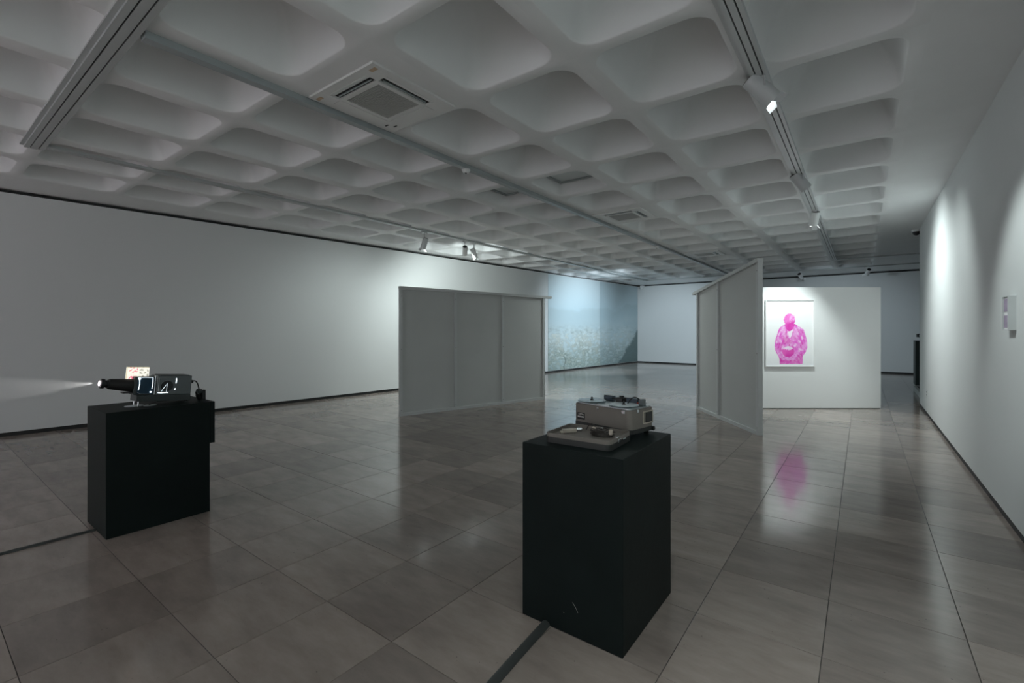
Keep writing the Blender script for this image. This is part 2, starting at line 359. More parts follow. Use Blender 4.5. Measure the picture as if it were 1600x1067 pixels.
# ------------------------------------------------------------ air conditioning cassettes
ac_lab = ['large square air conditioning cassette in the ceiling nearest the camera', 'square air conditioning cassette in the ceiling, middle one of the row', 'farthest small air conditioning cassette above the leaning grey partition']
for q, (ax, ay) in enumerate(AC):
    i, j = cell_of(ax, ay); ax = CX0+CP*(i+.5); ay = CY0+CQ*(j+.5)
    ax -= .105; ay += .075
    t = thing('air_conditioning_cassette', ac_lab[q], 'air conditioner', (ax, ay, ZC), 0, 'ceiling air conditioning cassettes')
    H = .43; b = MB(); z0 = -.018; s0, s1 = .255, .358; sl = .25
    # face panel with four louvre openings
    b.box(-H, H, -H, -s1, z0, 0); b.box(-H, H, s1, H, z0, 0); b.box(-H, -s1, -s1, s1, z0, 0); b.box(s1, H, -s1, s1, z0, 0)
    b.box(-s0, s0, -s0, -.215, z0, 0); b.box(-s0, s0, .215, s0, z0, 0); b.box(-s0, -.215, -.215, .215, z0, 0); b.box(.215, s0, -.215, .215, z0, 0)
    for sx in (-1, 1):
        for sy in (-1, 1):
            b.box(*sorted((sx*sl, sx*s1)), *sorted((sy*s0, sy*s1)), z0, 0); b.box(*sorted((sx*s0, sx*s1)), *sorted((sy*sl, sy*s0)), z0, 0)
    b.build('face_panel', M['acp'], t)
    gm = MB()
    for k in range(26): y = -.205+.41*k/25; gm.box(-.21, .21, y-.004, y+.004, z0+.003, z0+.008)
    for k in range(10): x = -.205+.41*k/9; gm.box(x-.003, x+.003, -.21, .21, z0+.008, z0+.011)
    gg = MB().box(-.214, .214, -.214, .214, -.006, -.002).build('grille_back', M['grille'], t)
    gm = gm.build('grille', M['grille'], t); gm['kind'] = 'stuff'
    for k in range(4):
        R = Matrix.Rotation(k*math.pi/2, 4, 'Z')
        MB().box(-sl, sl, -s1, -s0, -.0015, -.0005, R).build('louvre_recess', M['slot'], t)
        opening = k in (0, 1)
        T = R @ Matrix.Translation((0, -s1+.002, z0)) @ Matrix.Rotation(math.radians(14 if opening else 0), 4, 'X')
        v = MB().box(-sl+.004, sl-.004, 0, .046 if opening else .098, -.002, .003, T); v.build('louvre', M['acp'], t)
        if not opening: continue
        MB().box(-sl+.03, sl-.03, -s0-.034, -s0-.027, -.016, -.006, R).build('vane', M['alu'], t)
    if q == 0:
        for x, y in ((-.37, -.37), (.36, -.37)): MB().box(x-.035, x+.035, y-.016, y+.016, z0-.002, z0).build('amber_sticker', M['amber'], t)
        for x, y in ((-.34, .30), (-.29, .36)): MB().box(x-.022, x+.022, y-.007, y+.007, z0-.003, z0).build('clip', M['dark'], t)

# ------------------------------------------------------------ track spotlights
def spotlight(p, target, dia, length, label, track_z, energy, angle, col, doors, m, face=True, group=None, stem_x=None, cast=True):
    p = Vector(p); d = (Vector(target)-p).normalized()
    t = thing('track_spotlight', label, 'spotlight', (p.x, p.y, track_z), 0, group)
    L = lambda v: Vector(v)-Vector((p.x, p.y, track_z))
    a = p-d*length/2; b = p+d*length/2; r = dia/2
    n = MB().lathe(L(a), L(b), [(0, r*.86), (.004, r*.97), (.012, r), (length-.004, r), (length, r*.97), (length, r*.90), (length-.012, r*.86)])
    h = n.build('head', m, t)
    MB().cyl(L(a-d*.003), L(a+d*.0), r*.84).build('rear_cap', M['blackm'], t)
    MB().cyl(L(b-d*.012), L(b-d*.008), r*.85).build('lamp_face', M['lamp'] if face else M['blackm'], t)
    side = d.cross(Vector((0, 0, 1))).normalized()
    MB().box(-.035, .035, -.055, .055, -.028, .0).build('adapter', m, t)
    top = Vector((p.x, p.y, track_z-.02)); k = MB(); k.cyl(L(top), L(Vector((p.x, p.y, p.z+r*1.1+.03))), .011)
    yk = [p+side*r*1.02, p+side*r*1.05+Vector((0, 0, r*1.1)), p+side*r*.5+Vector((0, 0, r*1.3+.02)), Vector((p.x, p.y, p.z+r*1.1+.035))]
    k.tube([L(q) for q in yk], .008); k.build('yoke', m, t)
    if doors:
        up = side.cross(d).normalized()
        for s_, dr in ((1, side), (-1, side), (1, up), (-1, up))[:doors]:
            dr = dr*s_; c = b+dr*r*.95; e = c+d*r*.75+dr*r*.55; wv = dr.cross(d).normalized()*r*.72
            th = d*.0015
            v = [c-wv, c+wv, e+wv*.8, e-wv*.8]; v = [L(q) for q in v]; v2 = [q+Vector(th) for q in v]
            MB().add(v+v2, [(0, 1, 2, 3), (7, 6, 5, 4), (0, 4, 5, 1), (1, 5, 6, 2), (2, 6, 7, 3), (3, 7, 4, 0)]).build('barn_door', M['steel'] if doors > 2 else m, t)
    if cast: spot(b+d*.01, target, energy, angle, .75, col, size=r*.6)
    return t
TZ = ZC-.034
G = 'track spotlights on the ceiling'
spotlight(*RS[0][:2], .132, .25, 'big near grey spotlight on the right track, tilted towards the right wall', TZ, *RS[0][2:], 2, M['head'], group=G)
spotlight(*RS[1][:2], .132, .24, 'middle spotlight on the right track with its round lit face showing', TZ, *RS[1][2:], 0, M['head'], group=G)
spotlight(*RS[2][:2], .132, .22, 'farthest spotlight on the right track with bright barn doors, above the pink portrait', TZ, *RS[2][2:], 4, M['headw'], group=G)
spotlight(*LS[0][:2], .11, .22, 'lone vertical spotlight with lit end on the left track', TZ+.004, *LS[0][2:], 2, M['head'], group=G)
spotlight(*LS[1][:2], .11, .22, 'left one of the close pair of spotlights, with black rear cap', TZ+.004, *LS[1][2:], 0, M['headw'], group=G)
spotlight(*LS[2][:2], .11, .22, 'right one of the close pair of spotlights, with glowing white barn door', TZ+.004, *LS[2][2:], 3, M['headw'], group=G)
spotlight((-1.64, 18.19, 3.26), (-1.1, 20, 2.0), .12, .24, 'small unlit spotlight at the far track, left one above the white display wall', TZ+.004, 0, 40, NEUT, 2, M['headw'], False, G, cast=False)
spotlight((.14, 18.19, 3.27), (-.5, 20, 2.0), .12, .24, 'small unlit spotlight at the far track, right one above the white display wall', TZ+.004, 0, 40, NEUT, 2, M['headw'], False, G, cast=False)

# detectors and dome camera
for x, y, lab in ((-3.79, 4.12, 'small round detector beside the middle ceiling channel, nearer one'), (-3.79, 10.6, 'small round detector beside the middle ceiling channel, farther one')):
    t = thing('smoke_detector', lab, 'detector', (x, y, ZC-.05)); MB().lathe((0, 0, 0), (0, 0, -1), [(0, .05), (.012, .052), (.02, .045), (.04, .035), (.045, .02)]).build('detector_body', M['headw'], t)
    MB().lathe((0, 0, -.045), (0, 0, -1), [(0, .012), (.008, .01)]).build('sensor', M['blackm'], t)
t = thing('dome_camera', 'small dome security camera at the far top end of the right wall', 'camera', (.86, 12.15, ZC))
MB().cyl((0, 0, 0), (0, 0, -.04), .075).build('mount', M['headw'], t)
MB().lathe((0, 0, -.04), (0, 0, -1), [(0, .065), (.03, .062), (.055, .045), (.07, .015)]).build('dome', M['blackm'], t)
t = thing('dome_camera', 'tiny white dome camera in the far left corner under the ceiling', 'camera', (-7.82, 19.95, 3.37))
MB().box(-.07, .07, .0, .2, -.02, .06).build('mount', M['headw'], t); MB().lathe((0, 0, -.02), (0, 0, -1), [(0, .07), (.04, .06), (.07, .03)]).build('dome', M['headw'], t)

# ------------------------------------------------------------ grey partitions
def partition(name, label, p0, p1, z_l, z_r, th, mids, ext_l, ext_r, beam_h, w_st=.05):
    p0 = Vector(p0); p1 = Vector(p1); Ln = (p1-p0).length; ang = math.atan2(p1.y-p0.y, p1.x-p0.x)
    t = thing(name, label, 'partition', (p0.x, p0.y, 0), ang)     # local x runs along it, -y faces the viewer's side
    zt = lambda x: z_l+(z_r-z_l)*x/Ln
    def pris(x0, x1, y0, y1, zb0, zb1, zt0, zt1):
        v = [(x0, y0, zb0), (x1, y0, zb1), (x1, y1, zb1), (x0, y1, zb0), (x0, y0, zt0), (x1, y0, zt1), (x1, y1, zt1), (x0, y1, zt0)]
        return MB().add(v, [(3, 2, 1, 0), (4, 5, 6, 7), (0, 1, 5, 4), (1, 2, 6, 5), (2, 3, 7, 6), (3, 0, 4, 7)])
    xs = [w_st]+[m_ for m_ in mids]+[Ln-w_st]
    ed = [w_st]
    for m_ in mids: ed += [m_*Ln-w_st/2, m_*Ln+w_st/2]
    ed.append(Ln-w_st)
    bz = .05
    for k in range(0, len(ed), 2):
        a, b = ed[k], ed[k+1]
        pris(a, b, th*.45, th, bz*.5, bz*.5, zt(a)-beam_h, zt(b)-beam_h).build('board', M['panel'], t)
    for x0, x1 in [(0, w_st)]+[(m_*Ln-w_st/2, m_*Ln+w_st/2) for m_ in mids]+[(Ln-w_st, Ln)]:
        st = pris(x0, x1, 0, th, 0, 0, zt(x0)-beam_h, zt(x1)-beam_h).build('stile', M['stile'], t)
    for k in range(0, len(ed), 2): MB().box(ed[k], ed[k+1], 0, th, 0, bz).build('bottom_rail', M['stile'], t)
    pris(-ext_l, Ln+ext_r, -.012, th+.01, zt(-ext_l)-beam_h, zt(Ln+ext_r)-beam_h, zt(-ext_l), zt(Ln+ext_r)).build('top_rail', M['stile'], t)
    for m_ in [.012/Ln*2]+list(mids)+[1-.024/Ln*1]:
        for z in (.1, 1.15, zt(m_*Ln)-beam_h-.12): MB().cyl((m_*Ln, -.002, z), (m_*Ln, .001, z), .006, n=10).build('screw', M['screw'], t)
    return t
partition('grey_partition', 'long low grey three-board partition standing left of centre near the white wall', (-6.33, 5.22), (-5.41, 8.36), 2.235, 2.205, .06, (.335, .665), 0, .19, .05)
partition('grey_partition', 'grey partition with slanting top rising towards the pink portrait', (-2.49, 9.06), (-1.175, 7.33), 2.215, 2.50, .07, (.405,), .16, 0, .05, .055)

# ------------------------------------------------------------ white display wall and portrait (faces the lens direction)
wp = lambda D, L: Vector((cyaw*L-syaw*D, cyaw*D+syaw*L))
q0 = wp(8.74, 4.02); angC = YAW
t = thing('display_wall', 'freestanding white display wall carrying the pink portrait', 'display wall', (q0.x, q0.y, 0), angC)
LC = 6.93-4.02
MB().bbox(0, LC, 0, .14, .012, 2.285, .003).build('wall_board', M['white'], t)
MB().box(.01, LC-.01, .01, .13, 0, .012).build('plinth_strip', M['dark'], t)
MB().bbox(LC, LC+.02, .03, .09, 1.22, 1.29, .003).build('side_bracket', M['outlet'], t)
def grid_print(name, m, W, Hh, nx, ny, fn, parent, thick=.003, emission=False):
    # front face at y=0 (facing -y), x 0..W, z 0..H
    v = []; cols = []
    for j in range(ny+1):
        for i in range(nx+1):
            v.append((W*i/nx, 0, Hh*j/ny)); cols.append(fn(i/nx, 1-j/ny))
    f = [(j*(nx+1)+i, j*(nx+1)+i+1, (j+1)*(nx+1)+i+1, (j+1)*(nx+1)+i) for j in range(ny) for i in range(nx)]
    n0 = len(v); v += [(0, thick, 0), (W, thick, 0), (W, thick, Hh), (0, thick, Hh)]; cols += [(.8, .8, .8)]*4
    c = [0, nx, (ny+1)*(nx+1)-1, ny*(nx+1)]
    f += [(n0+3, n0+2, n0+1, n0), [*range(0, nx+1)][::-1]+[n0, n0+1], [*range(ny*(nx+1), ny*(nx+1)+nx+1)]+[n0+2, n0+3]]
    me = bpy.data.meshes.new(name); me.from_pydata(v, [], f); ca = me.color_attributes.new('print', 'FLOAT_COLOR', 'POINT')
    arr = np.ones((len(v), 4), dtype=np.float32); arr[:, :3] = np.array(cols); ca.data.foreach_set('color', arr.ravel())
    me.materials.append(m); o = bpy.data.objects.new(name, me); COL.objects.link(o)
    if parent is not None: o.parent = parent
    return o
def lin(*c): return tuple(((x/255)/12.92 if x/255 <= .04045 else ((x/255+.055)/1.055)**2.4) for x in c)
def inpoly(x, y, P):
    r = False; j = len(P)-1
    for i in range(len(P)):
        if (P[i][1] > y) != (P[j][1] > y) and x < (P[j][0]-P[i][0])*(y-P[i][1])/(P[j][1]-P[i][1])+P[i][0]: r = not r
        j = i
    return r
def mixc(a, b, t): t = max(0, min(1, t)); return tuple(a[i]*(1-t)+b[i]*t for i in range(3))
BODY = [(352, 402), (322, 420), (292, 438), (270, 475), (255, 525), (236, 575), (226, 620), (222, 680), (230, 722), (252, 765), (278, 808), (288, 850), (286, 892), (578, 892), (584, 850), (578, 800), (600, 768), (628, 730), (640, 690), (641, 640), (632, 590), (612, 520), (596, 470), (565, 448), (528, 425), (486, 398), (462, 440), (430, 480), (395, 482), (368, 450)]
COAT_DARK = [[(330, 540), (400, 590), (430, 640), (320, 650)], [(372, 470), (390, 560), (430, 600), (440, 640), (352, 600)], [(560, 760), (580, 800), (575, 890), (500, 890), (480, 850)], [(288, 820), (330, 840), (500, 850), (520, 892), (286, 892)]]
LAPEL = [[(470, 440), (530, 450), (520, 520), (450, 610), (438, 600)], [(350, 440), (310, 470), (330, 540), (370, 580)]]
SHIRT = [(392, 492), (420, 486), (460, 462), (446, 520), (430, 560), (414, 570), (400, 535)]
def portrait(u, v):
    x = 115+u*603; y = 110+v*802
    n1 = noise.noise(Vector((x*.016, y*.016, 1.3))); n2 = .6*noise.noise(Vector((x*.05+y*.02, y*.05-x*.02, 5.1)))
    bg = mixc(lin(244, 245, 246), lin(222, 224, 230), max(0, (v-.8)*4)); bg = mixc(bg, lin(250, 250, 250), .4)
    pk = lin(236, 100, 212); dk = lin(224, 52, 176); lt = lin(246, 178, 236)
    if ((x-395)/76)**2+((y-738)/66)**2 < 1 and y < 806:
        hair = 716+10*n2*3-((x-395)/76)**2*14
        if y < hair: return mixc(lin(250, 238, 250), lt, .3+n2)
        return mixc(dk, lin(238, 92, 196), .35+.9*n1+.5*abs((x-400)/76))
    hx = (x-412)/(72 if y < 370 else 72-(y-370)*.42); hy = (y-352)/(80 if y < 352 else 122)
    if hx*hx+hy*hy < 1:
        st = abs(noise.noise(Vector(((x-400)*.045+(y-300)*.03, (y-270)*.012, 2.2))))
        hc = mixc(lin(238, 100, 200), lt, .1+1.5*st*(1.2 if x > 410 else .5)); fc = mixc(dk, lin(234, 84, 194), .35+n1+max(0, (y-430)/90)+.5*(x < 380))
        return mixc(hc, fc, (y-352-.25*(420-x)+30*n2)/40)
    if ((x-412)/82)**2+((y-345)/86)**2 < 1 and y < 350 and n2 > .16: return mixc(bg, lt, .6)
    # hands
    hd = min(((x-396)/92)**2+((y-822)/24)**2, ((x-488)/20)**2+((y-778)/34)**2, ((x-305)/20)**2+((y-782)/34)**2, ((x-440)/62)**2+((y-800)/22)**2)
    if hd < 1: return mixc(lin(247, 190, 240), pk, .25+1.3*abs(noise.noise(Vector((x*.02+y*.05, y*.07-x*.03, 9)))))
    if y < 490 and inpoly(x, y, [(345, 402), (486, 396), (466, 440), (440, 478), (400, 486), (364, 452)]) and not inpoly(x, y, SHIRT): return mixc(dk, pk, .3+n1)
    if inpoly(x, y, SHIRT): return mixc(lin(252, 246, 252), lt, .15)
    if inpoly(x, y, BODY):
        c = mixc(pk, lt, .32+.75*n1+.5*n2)
        sg = 1 if x > 420 else -1; fold = noise.noise(Vector((x*.02+sg*y*.012, y*.03-sg*x*.03, 3.3)))+.35*noise.noise(Vector((x*.05, y*.07-sg*x*.05, 8)))
        if fold > .15: c = mixc(c, lin(250, 205, 243), (fold-.15)*2.4)
        if fold < -.2: c = mixc(c, dk, (-fold-.2)*2.2)
        if any(inpoly(x, y, P) for P in COAT_DARK): c = mixc(c, dk, .5)
        if any(inpoly(x, y, P) for P in LAPEL): c = mixc(c, lin(249, 190, 240), .38)
        return c
    return bg
fq = wp(8.74-.005, (1194-800)/727*8.74+.01)
t = thing('framed_portrait', 'pink print of a man looking down, in a white box frame', 'picture', (fq.x, fq.y, 0), angC)
FW, FB, FT = .915, .795, 2.05; fw = .016; dp = .036
for nm, a in (('frame_side', (0, fw, FB, FT)), ('frame_side', (FW-fw, FW, FB, FT)), ('frame_side', (fw, FW-fw, FB, FB+fw)), ('frame_side', (fw, FW-fw, FT-fw, FT))):
    MB().box(a[0], a[1], -dp, 0, a[2], a[3]).build(nm, M['frame'], t)
o = grid_print('print', M['poster'], FW-2*fw, FT-FB-2*fw, 150, 205, portrait, t); o.location = (fw, -dp+.016, FB+fw)
MB().box(fw, FW-fw, -dp+.020, 0, FB+fw, FT-fw).build('backing', M['frame'], t)

# ------------------------------------------------------------ mural on the left wall (two sheets)
def mural_fn(sheet):
    def fn(u, v):
        U = u*.56 if sheet == 0 else .56+u*.44
        n = noise.fractal(Vector((U*7, v*9, 2)), .9, 2.1, 6); m2 = noise.fractal(Vector((U*26, v*34, 7)), .55, 2.1, 6)
        c = mixc(lin(214, 228, 232), lin(188, 210, 218), v*2.5)
        hill = .33+.025*math.sin(U*9)+.03*n-(.13*max(0, min(1, (U-.72)/.14)) if sheet else 0)
        c = mixc(c, lin(176, 194, 198), max(0, min(1, (v-hill)/.03))*.55)
        c = mixc(c, lin(212, 222, 220), max(0, min(1, (v-hill-.12)/.25))*(.6+.8*n))
        if v > .5: c = mixc(c, lin(98, 116, 108), min(1, (v-.5)*3.2)*max(0, .46+1.0*m2+.4*n))
        if v > .62 and m2 > .12: c = mixc(c, lin(222, 226, 218), min(.55, (m2-.12)*2.2))
        if v > .7: c = mixc(c, lin(110, 134, 126), (v-.7)*1.6)
        if sheet == 0 and abs(u-.29-.015*math.sin(v*50)) < .010 and v > .86: c = mixc(c, lin(80, 94, 90), .6)
        if sheet == 1:  # projector falloff and corner shadow painted into the second sheet
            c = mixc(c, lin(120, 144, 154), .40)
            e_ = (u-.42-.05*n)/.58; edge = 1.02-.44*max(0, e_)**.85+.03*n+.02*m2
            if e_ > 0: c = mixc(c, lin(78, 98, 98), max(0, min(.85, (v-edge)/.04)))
        return c
    return fn
def on_wall(y): return Vector((wallx(y), y))
wang = math.atan2(P1.y-P0.y, P1.x-P0.x)
for k, (ya, yb, lab) in enumerate(((13.45, 16.85, 'pale misty landscape mural sheet on the left wall, left and brighter half'), (16.86, 20.12, 'misty mural sheet with dimmer light and a dark shadow slope painted in, beside the far corner'))):
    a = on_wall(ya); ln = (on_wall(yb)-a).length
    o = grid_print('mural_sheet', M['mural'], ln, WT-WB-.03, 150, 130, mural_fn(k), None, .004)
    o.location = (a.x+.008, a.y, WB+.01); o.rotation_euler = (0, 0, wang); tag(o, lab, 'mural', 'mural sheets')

# ------------------------------------------------------------ right wall: box picture and outlet
t = thing('box_picture', 'small deep white box frame with violet print on the right wall', 'picture', (.9, 4.93, 0))
BZ0, BZ1, BD = 1.49, 1.745, .045; YL = .155
MB().box(-BD, 0, -.006, 0, BZ0, BZ1).build('frame_side', M['ledge'], t); MB().box(-BD, 0, YL, YL+.006, BZ0, BZ1).build('frame_side', M['ledge'], t)
MB().box(-BD, 0, 0, YL, BZ0, BZ0+.006).build('frame_side', M['ledge'], t); MB().box(-BD, 0, 0, YL, BZ1-.006, BZ1).build('frame_side', M['ledge'], t)
MB().box(-.034, -.01, 0, YL, BZ0+.006, BZ1-.006).build('backing', M['frame'], t)
MB().box(-.037, -.0345, .03, .15, BZ0+.02, BZ0+.112).build('print', M['violet'], t); MB().box(-.037, -.0345, .03, .15, BZ0+.14, BZ1-.02).build('print', M['violet'], t)
t = thing('wall_outlet', 'small white socket plate low on the far part of the right wall', 'socket', (.9, 10.72, .39))
MB().bbox(-.012, 0, -.04, .04, -.06, .06, .003).build('plate', M['outlet'], t)
for z in (-.025, .025): MB().cyl((-.0135, 0, z), (-.011, 0, z), .016, n=14).build('socket', M['dark'], t)

# ------------------------------------------------------------ recess: platform, plinth and device beyond the right wall
t = thing('low_platform', 'low white platform with dark top beyond the end of the right wall', 'platform', (1.0, 12.3, 0))
MB().bbox(0, 1.3, 0, 2.62, 0, .115, .004).build('platform_body', M['ledge'], t); MB().box(.06, 1.24, .06, 2.56, .115, .121).build('top_mat', M['mat_'], t)
t = thing('far_plinth', 'tall dark teal plinth in the recess past the right wall', 'plinth', (1.035, 14.93, 0))
MB().bbox(0, .6, 0, .55, .13, 1.21, .004).build('plinth_body', M['tealp'], t); MB().box(.0, .6, .0, .55, 0, .13).build('plinth_foot', M['ledge'], t)
t = thing('small_projector', 'small dark projector on the tall plinth in the far right recess', 'projector', (1.07, 15.02, 1.21))
MB().bbox(.0, .36, 0, .3, .09, .17, .01).build('body', M['dgrey'], t)
for x, y in ((.08, .04), (.3, .04), (.08, .26), (.3, .26)): MB().cyl((x, y, 0), (x, y, .09), .012).build('leg', M['chrome'], t)
MB().cyl((.06, -.03, .13), (.06, .0, .13), .026).build('lens', M['chrome'], t)
MB().cyl((.16, -.02, .036), (.16, .03, .036), .034).build('knob', M['blackm'], t)

# ------------------------------------------------------------ plinths
t = thing('black_plinth', 'matt black plinth in the foreground right of centre carrying the tape recorder', 'plinth', (-1.15, 2.325, 0))
MB().bbox(-.281, .281, -.332, .332, 0, .905, .003).build('plinth_body', M['plinth'], t)
for a in ((-.281-.0, -.12, .22),): pass
sc1 = MB(); sc1.tube([(.02, -.3325, .165), (.035, -.333, .150), (.045, -.333, .135), (.05, -.3325, .125)], .0006, 5); sc1.build('scratch', M['labelw'], t)
MB().tube([(-.03, -.3325, .10), (-.028, -.333, .097)], .0008, 5).build('scratch', M['labelw'], t)
t = thing('black_plinth', 'matt black plinth at the left carrying the lit slide projector', 'plinth', (-4.56, 1.24, 0))
b = MB(); b.bbox(-.262, .265, -.333, .328, 0, .90, .003); b.build('plinth_body', M['plinth'], t)
MB().bbox(-.262, .265, .3285, .365, .56, .90, .002).build('back_panel', M['plinth'], t)

# ------------------------------------------------------------ floor cable covers
def cover(label, pts, r):
    m = MB(); n = 10; v = []; pts = [Vector(p) for p in pts]
    for i, p in enumerate(pts):
        d = (pts[min(i+1, len(pts)-1)]-pts[max(i-1, 0)]).normalized(); a = Vector((-d.y, d.x, 0))
        v += [p+a*r*math.cos(math.pi*k/n)*1.0+Vector((0, 0, r*.85*math.sin(math.pi*k/n)+.0006)) for k in range(n+1)]
    f = []
    for i in range(len(pts)-1): f += [(i*(n+1)+k, i*(n+1)+(k+1) % (n+1), (i+1)*(n+1)+(k+1) % (n+1), (i+1)*(n+1)+k) for k in range(n+1)]
    f += [list(range(n+1))[::-1], list(range((len(pts)-1)*(n+1), len(pts)*(n+1)))]
    return tag(m.add(v, f, True).build('cable_cover', M['conduit']), label, 'cable cover', 'floor cable covers')
cover('dark half-round cable cover running from the right black plinth to the bottom of the photo', [(-1.283, 1.992, 0), (-1.279, 1.94, 0), (-1.262, 1.70, 0), (-1.245, 1.50, 0), (-1.20, .9, 0), (-1.15, .0, 0), (-1.1, -1.5, 0)], .0235)
cover('thin half-round cable cover running from the left black plinth to the left edge', [(-4.565, .905, 0), (-4.565, .85, 0), (-4.572, .5, 0), (-4.59, 0, 0), (-4.62, -1, 0), (-4.6, -3, 0)], .017)

# ------------------------------------------------------------ slide projector (lens looks along -Y)
pj = thing('slide_projector', 'grey vintage slide projector with long black lens barrel on the left plinth', 'projector', (PX, 1.475, .90), rx=math.radians(-4.5))
yy = lambda y: y-1.475
def B(n, m, x0, x1, y0, y1, z0, z1, bv=.003, par=pj): return MB().bbox(x0, x1, yy(y0), yy(y1), z0-.9, z1-.9, bv).build(n, M[m], par)
B('base_slab', 'dgrey', -.10, .055, 1.115, 1.475, .914, .962)
body = B('lamp_house', 'grey', -.10, .055, 1.235, 1.475, .962, 1.114, .005)
B('top_plate', 'dgrey', -.09, .045, 1.26, 1.46, 1.114, 1.119, .002)
# lit condenser stage
cs = B('condenser_stage', 'dgrey', -.085, .03, 1.10, 1.235, .964, 1.104, .004)
MB().box(.031, .036, yy(1.118), yy(1.218), .072, .196).build('condenser_glass', M['bluegl'], cs)
def strip(pts, r, m='glow', par=cs, nm='glow_strip'): return MB().tube([(q[0], yy(q[1]), q[2]-.9) for q in pts], r, 6).build(nm, M[m], par)
strip([(.037, 1.128, 1.09), (.038, 1.131, 1.05), (.037, 1.127, 1.0)], .0022)
strip([(.037, 1.118, 1.097), (.037, 1.16, 1.0995), (.037, 1.215, 1.098)], .0013)
strip([(.037, 1.213, 1.094), (.037, 1.215, 1.06), (.037, 1.212, 1.01)], .0020)
strip([(.037, 1.118, .985), (.037, 1.14, .972), (.037, 1.2, .970)], .0015, 'chrome')
MB().cyl((.036, yy(1.128), 1.088-.9), (.042, yy(1.128), 1.088-.9), .0075).build('lamp_glint', M['glow'], cs)
MB().cyl((.036, yy(1.205), .985-.9), (.042, yy(1.205), .985-.9), .006).build('lamp_glint', M['glow'], cs)
MB().bbox(.03, .058, yy(1.222), yy(1.24), .962-.9, 1.112-.9, .003).build('chrome_post', M['chrome'], cs)
# side vent with slats and light leaking through
VZ = 1.032
MB().cyl((.0552, yy(1.305), VZ-.9), (.0575, yy(1.305), VZ-.9), .042, n=28).build('vent_disc', M['blackm'], body)
for k in range(9):
    z = VZ-.034+k*.0085; h = math.sqrt(max(0, .040**2-(z-VZ)**2))
    MB().box(.0576, .0592, yy(1.305-h), yy(1.305+h), z-.9-.0012, z-.9+.0012).build('vent_slat', M['dgrey'], body)
strip([(.0575, 1.305+.042*math.cos(a), VZ+.042*math.sin(a)) for a in [math.radians(60+12*k) for k in range(10)]], .0009, 'chrome', body, 'vent_rim')
strip([(.0565, 1.249, .99), (.0565, 1.249, 1.095), (.0565, 1.30, 1.097), (.0565, 1.36, 1.097)], .0009, 'chrome', body, 'vent_frame')
for pts, r in (([(.0565, 1.247, .979), (.0565, 1.27, .977), (.0565, 1.315, .979)], .0022), ([(.0565, 1.364, 1.052), (.0565, 1.366, 1.075), (.0565, 1.364, 1.093)], .0032),
    ([(.0565, 1.358, 1.0), (.0565, 1.361, 1.006), (.0565, 1.360, 1.012)], .0035), ([(.059, 1.303, .985), (.0595, 1.303, 1.02), (.059, 1.304, 1.055)], .0007), ([(.059, 1.27, .99), (.0595, 1.285, 1.02), (.059, 1.30, 1.045)], .0007)):
    strip(pts, r, 'glow', body, 'light_leak')
# barrel
b = MB(); T = None
ring = []
for y, r, zc in ((1.10, .036, 1.052), (1.02, .034, 1.058), (.955, .030, 1.064), (.948, .027, 1.065)): ring.append((1.10-y, r))
bar = MB().lathe((-.025, yy(1.102), 1.034-.9), (-.025, yy(.94), 1.048-.9), [(0, .050), (.01, .050), (.06, .046), (.145, .038), (.148, .034)], 28).build('lens_barrel', M['rubber'], pj)
MB().lathe((-.025, yy(.957), 1.0465-.9), (-.025, yy(.90), 1.0515-.9), [(0, .030), (.012, .030), (.014, .026), (.024, .026), (.026, .036), (.045, .036), (.048, .033)], 28).build('lens_ring', M['blackm'], bar)
MB().lathe((-.025, yy(.905), 1.0515-.9), (-.025, yy(.888), 1.053-.9), [(0, .021), (.004, .018), (.006, .012), (.007, .004)], 24).build('lens', M['lensg'], bar)
MB().box(-.05, .01, yy(1.04), yy(1.10), .975-.9, .984-.9).build('barrel_support', M['blackm'], bar)
# card
def slide_fn(u, v):
    c = lin(250, 246, 232)
    n = noise.noise(Vector((u*9, v*7, 4)))
    if .1 < u < .5 and n > .12: c = mixc(c, lin(226, 60, 110), .9)
    if .55 < u < .98 and n > .2: c = mixc(c, lin(120, 120, 110), .8)
    if u < .05 or v < .05: c = mixc(c, lin(205, 190, 150), .7)
    return c
sl = M['slide']; nt = sl.node_tree; nb = nt.nodes['Principled BSDF']; va = [n for n in nt.nodes if n.type == 'VERTEX_COLOR'][0]
nt.links.new(va.outputs[0], nb.inputs['Emission Color']); nb.inputs['Emission Strength'].default_value = .42  # card glows by itself in place of lamp light from behind
o = grid_print('slide_card', sl, .150, .098, 50, 30, slide_fn, pj, .003); o.location = (-.02, yy(1.055), 1.078-.9); o.rotation_euler = (0, 0, math.radians(96))
# adjustable feet and cable clutter
for x in (-.07, .035): MB().cyl((x, yy(1.135), -.0235), (x, yy(1.135), .02), .005).build('foot', M['chrome'], pj)
for dx, dy, dr in ((-.025, 1.125, .06), (.035, 1.21, .042)):
    o = MB().lathe((0, 0, 0), (0, 0, 1), [(0, dr), (.002, dr), (.003, dr-.004)]).build('foot_disc', M['alu'], pj)
    o.location = (dx, yy(dy), -.0785*(1.475-dy)+.0015); o.rotation_euler = (math.radians(4.5), 0, 0)
for x in (-.08, .035): MB().cyl((x, yy(1.45), .0005), (x, yy(1.45), .018), .012).build('foot', M['rubber'], pj)
def arc(p, q, h, n=12, sx=0): return [Vector(p).lerp(Vector(q), i/n)+Vector((sx*math.sin(math.pi*i/n), 0, h*math.sin(math.pi*i/n))) for i in range(n+1)]
MB().tube(arc((.02, yy(1.48), .16), (.03, yy(1.55), .055), .05, sx=.02), .005).build('power_cable', M['rubber'], pj)
MB().tube(arc((.04, yy(1.20), -.016), (.03, yy(1.32), .012), .010), .003).build('front_cable', M['rubber'], pj)
